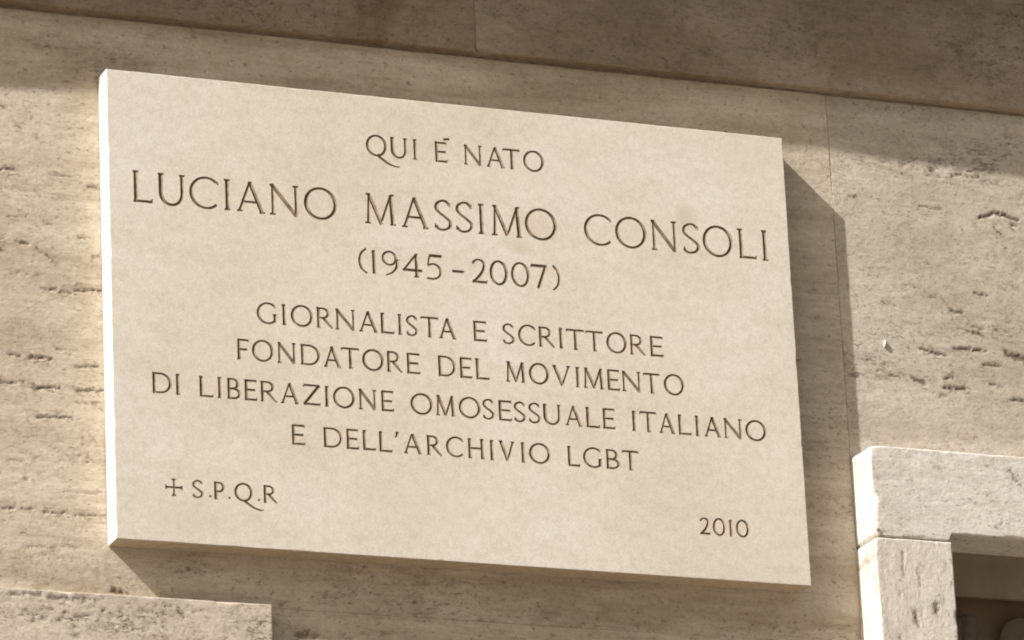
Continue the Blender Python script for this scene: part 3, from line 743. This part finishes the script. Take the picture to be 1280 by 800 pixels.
def glyph(ch, w):
    a = 0.075                      # inset of a stem that carries a serif
    h = 0.05                       # inset of a bare round
    s = []
    if ch == 'I':
        s = [([(w / 2, 0.02), (w / 2, 0.98)], TH, TH, False), ser(w / 2, 0.015, min(w / 2, SL)), ser(w / 2, 0.985, min(w / 2, SL))]
    elif ch == '1':
        s = [([(w / 2, 0.02), (w / 2, 0.98)], TH, TH, False), ser(w / 2, 0.015, SL * .8), ([(w / 2, 0.97), (w / 2 - 0.10, 0.90)], .6, .3, False)]
    elif ch == 'L':
        s = [([(a, 0.02), (a, 0.98)], TH, TH, False), ([(a, 0.03), (w - 0.01, 0.03)], TN, TN, False), ser(a, 0.985), ser(a, 0.02, SL * .8), ([(w - 0.03, 0.03), (w, 0.12)], .6, .3, False)]
    elif ch in 'EF':
        s = [([(a, 0.02), (a, 0.98)], TH, TH, False), ([(a, 0.97), (w - 0.03, 0.97)], TN, TN, False), ([(a, 0.51), (w - 0.10, 0.51)], TN, TN, False), ser(a - .02, 0.985, .05), ser(a, 0.015, SL * .9),
             ([(w - 0.04, 0.97), (w - 0.02, 0.88)], .6, .3, False), ([(w - 0.10, 0.56), (w - 0.10, 0.46)], .45, .45, False)]
        if ch == 'E':
            s += [([(a, 0.03), (w - 0.02, 0.03)], TN, TN, False), ([(w - 0.03, 0.03), (w, 0.12)], .6, .3, False)]
    elif ch == 'H':
        s = [([(a, 0.02), (a, 0.98)], TH, TH, False), ([(w - a, 0.02), (w - a, 0.98)], TH, TH, False), ([(a, 0.52), (w - a, 0.52)], TN, TN, False), ser(a, .985), ser(a, .015), ser(w - a, .985), ser(w - a, .015)]
    elif ch == 'T':
        m = w * 0.5
        s = [([(m, 0.02), (m, 0.97)], TH, TH, False), ([(0.03, 0.965), (w - 0.03, 0.965)], TN, TN, False), ser(m, .015), ([(0.03, 0.965), (0.0, 0.875)], .6, .3, False), ([(w - 0.03, 0.965), (w, 0.90)], .6, .3, False)]
    elif ch == 'N':
        s = [([(a, 0.02), (a, 0.97)], TN, TN, False), ([(a - .01, 0.97), (w - a, 0.02)], TH, TH, False), ([(w - a, 0.0), (w - a, 0.98)], TN, TN, False), ser(a, .015), ser(a - .02, .985, .06), ser(w - a, .985)]
    elif ch == 'M':
        m = w * 0.52
        s = [([(a, 0.02), (a + .05 * w, 0.97)], TN, TN, False), ([(a + .05 * w, 0.97), (m, 0.03)], TH, TH, False), ([(m, 0.03), (w - a - .05 * w, 0.97)], TN, TN, False), ([(w - a - .05 * w, 0.97), (w - a, 0.02)], TH, TH, False),
             ser(a, .015, SL), ser(w - a, .015, SL), ser(a + .01, .985, .06), ser(w - a - .02, .985, .05)]
    elif ch == 'A':
        m = w * 0.49
        s = [([(a, 0.02), (m, 0.99)], TN, TN, False), ([(m, 0.99), (w - a, 0.02)], TH, TH, False), ([(a + (m - a) * 0.36, 0.34), (w - a - (w - a - m) * 0.36, 0.34)], TN * .9, TN * .9, False), ser(a, .015), ser(w - a, .015)]
    elif ch == 'V':
        m = w * 0.51
        s = [([(a, 0.98), (m, 0.01)], TH, TH, False), ([(m, 0.01), (w - a, 0.98)], TN, TN, False), ser(a, .985), ser(w - a, .985)]
    elif ch == 'Z':
        s = [([(0.06, 0.97), (w - 0.06, 0.97)], TN, TN, False), ([(w - 0.07, 0.97), (0.06, 0.03)], TH, TH, False), ([(0.05, 0.03), (w - 0.03, 0.03)], TN, TN, False), ([(0.06, 0.97), (0.03, 0.88)], .6, .3, False), ([(w - 0.04, 0.03), (w, 0.12)], .6, .3, False)]
    elif ch in 'OQ':
        s = [(arc(w / 2, 0.5, w / 2 - h, 0.50, 90, 450, 40)[:-1], 0.88, 0.88, True)]
        if ch == 'Q':
            s += [(cubic([(w * 0.55, 0.03), (w * 0.80, -0.18), (w * 1.10, -0.37), (w * 1.42, -0.47), (w * 1.62, -0.47)], 20), 1.1, 0.45, False)]
    elif ch == '0':
        s = [(arc(w / 2, 0.5, w / 2 - h, 0.50, 90, 450, 36)[:-1], 0.9, 0.9, True)]
    elif ch == 'C':
        s = [(arc(w * .56, 0.5, w * .56 - h, 0.50, 48, 312, 30), .8, .8, False), ([(w * .93, .87), (w * .95, .80)], .5, .5, False)]
    elif ch == 'G':
        s = [(arc(w * .56, 0.5, w * .56 - h, 0.50, 50, 310, 30), .8, .8, False), ([(w - .09, 0.07), (w - .09, 0.42)], TH, TH, False), ser(w - .09, .43, .08), ([(w * .90, .90), (w * .93, .80)], .5, .5, False)]
    elif ch == 'D':
        s = [([(a, 0.02), (a, 0.98)], TH, TH, False), ([(a, .97)] + arc(w * .42, 0.5, w * .58 - h, 0.47, 90, -90, 26) + [(a, .03)], .8, .8, False), ser(a - .03, .985, .045), ser(a - .03, .015, .045)]
    elif ch in 'PRB':
        tw = w * (0.86 if ch == 'B' else (0.80 if ch == 'R' else 1.0))
        my = 0.50 if ch != 'P' else 0.46
        s = [([(a, 0.02), (a, 0.98)], TH, TH, False), ([(a, .97)] + arc(tw * .48, (my + .97) / 2, tw * .52 - h, (.97 - my) / 2, 90, -90, 20) + [(a, my)], .8, .8, False), ser(a - .03, .985, .045), ser(a, .015, SL)]
        if ch == 'R':
            s += [([(tw * .50, my), (w * .78, .16), (w - .01, 0.0)], TH, .6, False)]
        if ch == 'B':
            s += [([(a, my + .005)] + arc(w * .46, (my + .03) / 2, w * .54 - h, (my - .03) / 2, 90, -90, 20) + [(a, .03)], .85, .85, False)]
    elif ch == 'S':
        s = [(cubic([(w * .88, .86), (w * .70, .965), (w * .44, .98), (w * .16, .88), (w * .10, .72), (w * .28, .58), (w * .60, .45), (w * .90, .29), (w * .84, .11), (w * .54, .015), (w * .24, .03), (w * .08, .13)], 44), .78, .78, False),
             ([(w * .90, .92), (w * .91, .80)], .45, .45, False), ([(w * .05, .20), (w * .05, .07)], .45, .45, False)]
    elif ch == 'U':
        s = [([(a, 0.98), (a, 0.40)] + arc(w / 2, 0.38, w / 2 - a, 0.38, 180, 360, 22)[1:] + [(w - a, 0.98)], TH, TN, False), ser(a, .985), ser(w - a, .985)]
    elif ch == '2':
        s = [(cubic([(w * .06, .82), (w * .22, .95), (w * .48, .995), (w * .76, .90), (w * .80, .70), (w * .64, .45), (w * .32, .18), (w * .06, .035)], 32), .7, .95, False), ([(w * .05, .035), (w - .02, .035)], .85, .85, False), ([(w * .93, .035), (w * .99, .13)], .5, .3, False)]
    elif ch == '9':
        s = [(arc(w * .46, .70, w * .46 - h, .285, 90, 450, 30)[:-1], .8, .8, True), (cubic([(w * .93, .68), (w * .86, .36), (w * .62, .12), (w * .22, -.02)], 18), .9, .55, False)]
    elif ch == '4':
        s = [([(w * .70, 0.0), (w * .70, 0.98)], TH, TH, False), ([(w * .70, .97), (w * .03, .27)], TN, TN, False), ([(w * .02, .27), (w * .99, .27)], .9, .9, False), ser(w * .70, .01, .10)]
    elif ch == '5':
        s = [([(w * .24, .97), (w * .96, .97)], 1.0, 1.0, False), ([(w * .24, .96), (w * .14, .58)], TN, TN, False), (cubic([(w * .14, .56), (w * .44, .64), (w * .76, .55), (w * .90, .33), (w * .80, .12), (w * .48, -.005), (w * .06, .01)], 30), .8, .8, False)]
    elif ch == '7':
        s = [([(w * .04, .96), (w * .97, .96)], .95, .95, False), ([(w * .95, .96), (w * .45, 0.0)], TH, TH, False), ([(w * .05, .96), (w * .02, .86)], .5, .3, False)]
    elif ch == '(':
        s = [(cubic([(w * .92, 1.02), (w * .35, .82), (w * .12, .50), (w * .32, .18), (w * .95, -.03)], 20), .75, .75, False), ]
    elif ch == ')':
        s = [(cubic([(w * .10, 1.02), (w * .66, .82), (w * .90, .50), (w * .68, .18), (w * .06, -.03)], 20), .75, .75, False), ]
    elif ch == '-':
        s = [([(0.0, .40), (w, .40)], .85, .85, False)]
    elif ch == "'":
        s = [([(w * .75, 1.03), (w * .65, .90), (w * .05, .76)], 1.15, .4, False)]
    elif ch == '`':
        s = [([(w * .0, 1.16), (w * 1.0, 1.20)], .7, .9, False)]
    elif ch == '.':
        s = [([(w * .5 - .045, .12), (w * .5 + .045, .12)], .75, .75, False)]
    elif ch == '+':
        c, r = w / 2, 0.5
        s = [([(c, .02), (c, .98)], .7, .7, False), ([(.02, .5), (w - .02, .5)], .7, .7, False), ser(c, .03, .13, k=.5), ser(c, .97, .13, k=.5), ser(.03, .5, .12, 0, 1, .5), ser(w - .03, .5, .12, 0, 1, .5),
             ser(c, .09, .07, k=.5), ser(c, .91, .07, k=.5), ser(.09, .5, .07, 0, 1, .5), ser(w - .09, .5, .07, 0, 1, .5)]
    return s

def groove(bm, pts, w0, w1, closed, kz):
    """A V-section cutter along pts (plaque coordinates in metres), half widths w0..w1."""
    n = len(pts)
    P = [Vector((p[0], p[1])) for p in pts]
    eps = 0.0006
    if not closed:      # push the ends out by the half width
        P[0] = P[0] + (P[0] - P[1]).normalized() * w0 * 0.5
        P[-1] = P[-1] + (P[-1] - P[-2]).normalized() * w1 * 0.5
    ring = []
    for i in range(n):
        if closed:
            a, b = P[i - 1], P[(i + 1) % n]
            d = (b - a).normalized()
            mit = 1.0
        else:
            if i == 0: d = (P[1] - P[0]).normalized(); mit = 1
            elif i == n - 1: d = (P[-1] - P[-2]).normalized(); mit = 1
            else:
                d1 = (P[i] - P[i - 1]).normalized(); d2 = (P[i + 1] - P[i]).normalized()
                d = (d1 + d2).normalized(); mit = 1 / max(0.5, d.dot(d1))
        nn = Vector((-d.y, d.x))
        t = i / max(1, n - 1)
        if closed:
            # broad-pen stress: thicker where the ring runs upright
            w = w0 * (0.80 + 0.32 * abs(d.y) ** 2)
        else:
            w = w0 + (w1 - w0) * t
            if n > 6:
                w *= 0.82 + 0.34 * abs(d.y) ** 2
        dep = w * 0.95 * kz
        wt = w * (1 + eps / dep) * mit
        q = P[i]
        ridge = P[i].copy()
        if not closed and i == 0: ridge = ridge + d * w * 0.6
        if not closed and i == n - 1: ridge = ridge - d * w * 0.6
        ring.append((q + nn * wt, q - nn * wt, ridge, dep))
    V = []
    for l, r, m, dep in ring:
        V.append((bm.verts.new((l.x * S, (-T - eps) * S, l.y * S)), bm.verts.new((r.x * S, (-T - eps) * S, r.y * S)), bm.verts.new((m.x * S, (-T + dep) * S, m.y * S))))
    m_ = n if closed else n - 1
    fs = []
    for i in range(m_):
        A, B = V[i], V[(i + 1) % n]
        for u in range(3):
            v = (u + 1) % 3
            q = (A[u], B[u], B[v], A[v])
            fs.append(bm.faces.new((q[0], q[1], q[2]))); fs.append(bm.faces.new((q[0], q[2], q[3])))
    if not closed:
        fs.append(bm.faces.new(V[0])); fs.append(bm.faces.new(V[-1][::-1]))
    return fs

letters = []      # (name, bbox) for sorting the cut faces
batches = {}
k_ = 0
for li, (zb, cap, row) in enumerate(LINES):
    for ch, x0, x1 in row:
        w = (x1 - x0) / cap
        half = {1: 0.00262, 2: 0.00224, 7: 0.00198, 8: 0.00196}.get(li, 0.00217)
        nm = 'numeral' if ch in '0123456789' else ('cross' if ch == '+' else ('punctuation_mark' if ch in "()-'.`" else 'letter'))
        zlo = zb - (0.5 * cap if ch == 'Q' else 0.05 * cap)
        letters.append((nm, ch, x0 - 0.001, x1 + (0.62 * (x1 - x0) if ch == 'Q' else 0.001), zlo, zb + cap * 1.05))
        if ch == '`':
            letters[-1] = (nm, ch, x0 - .001, x1 + .001, zb + cap * 1.10, zb + cap * 1.3)
        for si, (pts, a, b, closed) in enumerate(glyph(ch, w)):
            k_ += 1
            kz = 1.0 + 0.10 * math.sin(k_ * 1.7)
            jit = lambda: rng.normal(0, 0.007)
            dx_, dz_ = jit() * cap, jit() * cap
            pw = [(x0 + px * cap + dx_, zb + pz * cap + dz_) for px, pz in pts]
            batches.setdefault(si + (0 if ch not in "`" else 30), []).append((pw, half * a, half * b, closed, kz))

# the slab, its long arrises softened
def slab_rings():
    st = 0.0035
    pts = []
    nx_, nz_ = int(W_ / st), int(H_ / st)
    for i in range(nx_): pts.append((W_ * i / nx_, 0.0, 0, 1))
    for i in range(nz_): pts.append((W_, -H_ * i / nz_, 1, 0))
    for i in range(nx_): pts.append((W_ * (1 - i / nx_), -H_, 0, -1))
    for i in range(nz_): pts.append((0.0, -H_ * (1 - i / nz_), -1, 0))
    p = np.array(pts, float)
    cx_, cz_ = W_ / 2, -H_ / 2
    x, z = p[:, 0], p[:, 1]
    o_ = np.zeros_like(x)
    wav = (fbm(x * 16, o_, z * 16, 4, 301) - 0.5) * 0.0011
    ins = 0.0004 + 0.0010 * fbm(x * 90, o_, z * 90, 3, 303) + 0.0009 * sstep(0.64, 0.80, fbm(x * 45, o_ + 3, z * 45, 3, 305))
    dep = 0.0004 + 0.0009 * fbm(x * 90, o_, z * 90, 3, 307) + 0.0009 * sstep(0.64, 0.80, fbm(x * 45, o_ + 3, z * 45, 3, 305))
    def inset(d):
        # move every outline point towards the inside, corners kept square
        X = np.clip(x, d, W_ - d); Z = np.clip(z, -H_ + d, -d)
        return X, Z
    rings = []
    for y, d in ((0.0, 0.0002 + wav * 0), (-T + dep * 1.0, np.abs(wav) * 0.5), (-T + dep * 0.3, ins * 0.35), (-T, ins)):
        X, Z = inset(d)
        Y = np.broadcast_to(y, X.shape)
        rings.append(np.stack([X, Y, Z], 1))
    return rings
bm = bmesh.new()
rings = slab_rings()
RV = [[bm.verts.new(Vector(q) * S) for q in R_] for R_ in rings]
nR = len(RV[0])
for A_, B_ in zip(RV[:-1], RV[1:]):
    for i in range(nR):
        j = (i + 1) % nR
        bm.faces.new((A_[i], A_[j], B_[j], B_[i]))
bm.faces.new(RV[0][::-1]); bm.faces.new(RV[-1])
bmesh.ops.remove_doubles(bm, verts=bm.verts, dist=1e-6)
bmesh.ops.triangulate(bm, faces=bm.faces)
bmesh.ops.recalc_face_normals(bm, faces=bm.faces)
slab_me = bpy.data.meshes.new('slab'); bm.to_mesh(slab_me); bm.free()
slab = bpy.data.objects.new('slab', slab_me); C.objects.link(slab)
for key in sorted(batches):
    bm = bmesh.new()
    for pw, a, b, closed, kz in batches[key]:
        groove(bm, pw, a, b, closed, kz)
    bmesh.ops.recalc_face_normals(bm, faces=bm.faces)
    cme = bpy.data.meshes.new('cutter'); bm.to_mesh(cme); bm.free()
    cut = bpy.data.objects.new('cutter', cme); C.objects.link(cut)
    md = slab.modifiers.new('cut', 'BOOLEAN')
    md.operation = 'DIFFERENCE'; md.object = cut; md.solver = 'MANIFOLD'
    dg = bpy.context.evaluated_depsgraph_get()
    nme = bpy.data.meshes.new_from_object(slab.evaluated_get(dg))
    n0 = len(slab.data.polygons)
    slab.modifiers.clear()
    old = slab.data
    if len(nme.polygons) > 10:
        slab.data = nme
    print('cut', key, len(batches[key]), n0, '->', len(slab.data.polygons))
    bpy.data.objects.remove(cut)
    bpy.data.meshes.remove(cme)

# separate: slab faces stay, groove faces go to the letter they belong to
me = slab.data
bm = bmesh.new(); bm.from_mesh(me)
front = -T * S
gset = {}
boxes = np.array([[l[2], l[3], l[4], l[5]] for l in letters])
for f in bm.faces:
    cc = f.calc_center_median()
    deepv = max(v.co.y for v in f.verts)
    inside = all(0.004 * S < v.co.x < (W_ - 0.004) * S and -(H_ - 0.004) * S < v.co.z < -0.004 * S for v in f.verts)
    if inside and deepv > front + 1e-4:
        x, z = cc.x / S, cc.z / S
        dx = np.maximum(np.maximum(boxes[:, 0] - x, x - boxes[:, 1]), 0)
        dz = np.maximum(np.maximum(boxes[:, 2] - z, z - boxes[:, 3]), 0)
        mid = np.abs(x - (boxes[:, 0] + boxes[:, 1]) / 2) * 0.05
        gset[f.index] = int(np.argmin(dx + dz + mid))
per = {}
for f in bm.faces:
    if f.index in gset:
        per.setdefault(gset[f.index], []).append([tuple(v.co / S) for v in f.verts])
bmesh.ops.delete(bm, geom=[f for f in bm.faces if f.index in gset], context='FACES')
body_me = bpy.data.meshes.new('slab'); bm.to_mesh(body_me); bm.free()
bpy.data.objects.remove(slab)
body_me.transform(Matrix.Translation((0, 0, ZT)) @ Matrix.Scale(1 / S, 4))
slab = link('slab', body_me, M_plaque, plaque)
body_me.materials.append(M_underside)          # underside coloured darker to offset the light bounced from the ground
body_me.materials.append(M_topface)         # unseen top face darkened to cut light bounced onto the wall
for p in body_me.polygons:
    if p.normal.z > 0.97:
        p.material_index = 2
    if p.normal.z < -0.85 and p.center.z < ZT - H_ + 0.002:
        p.material_index = 1
for i, (nm, ch, *_b) in enumerate(letters):
    fl = per.get(i)
    if not fl:
        print('no groove for', i, ch); continue
    vmap = {}; vs_ = []; fs = []
    for f in fl:
        ids = []
        for co in f:
            key = tuple(round(c, 7) for c in co)
            if key not in vmap:
                vmap[key] = len(vs_); vs_.append((co[0], co[1], co[2] + ZT))
            ids.append(vmap[key])
        if len(set(ids)) == len(ids):
            fs.append(ids)
    lm = bpy.data.meshes.new(nm); lm.from_pydata(vs_, [], fs); lm.update()
    link(nm, lm, M_letter, plaque)
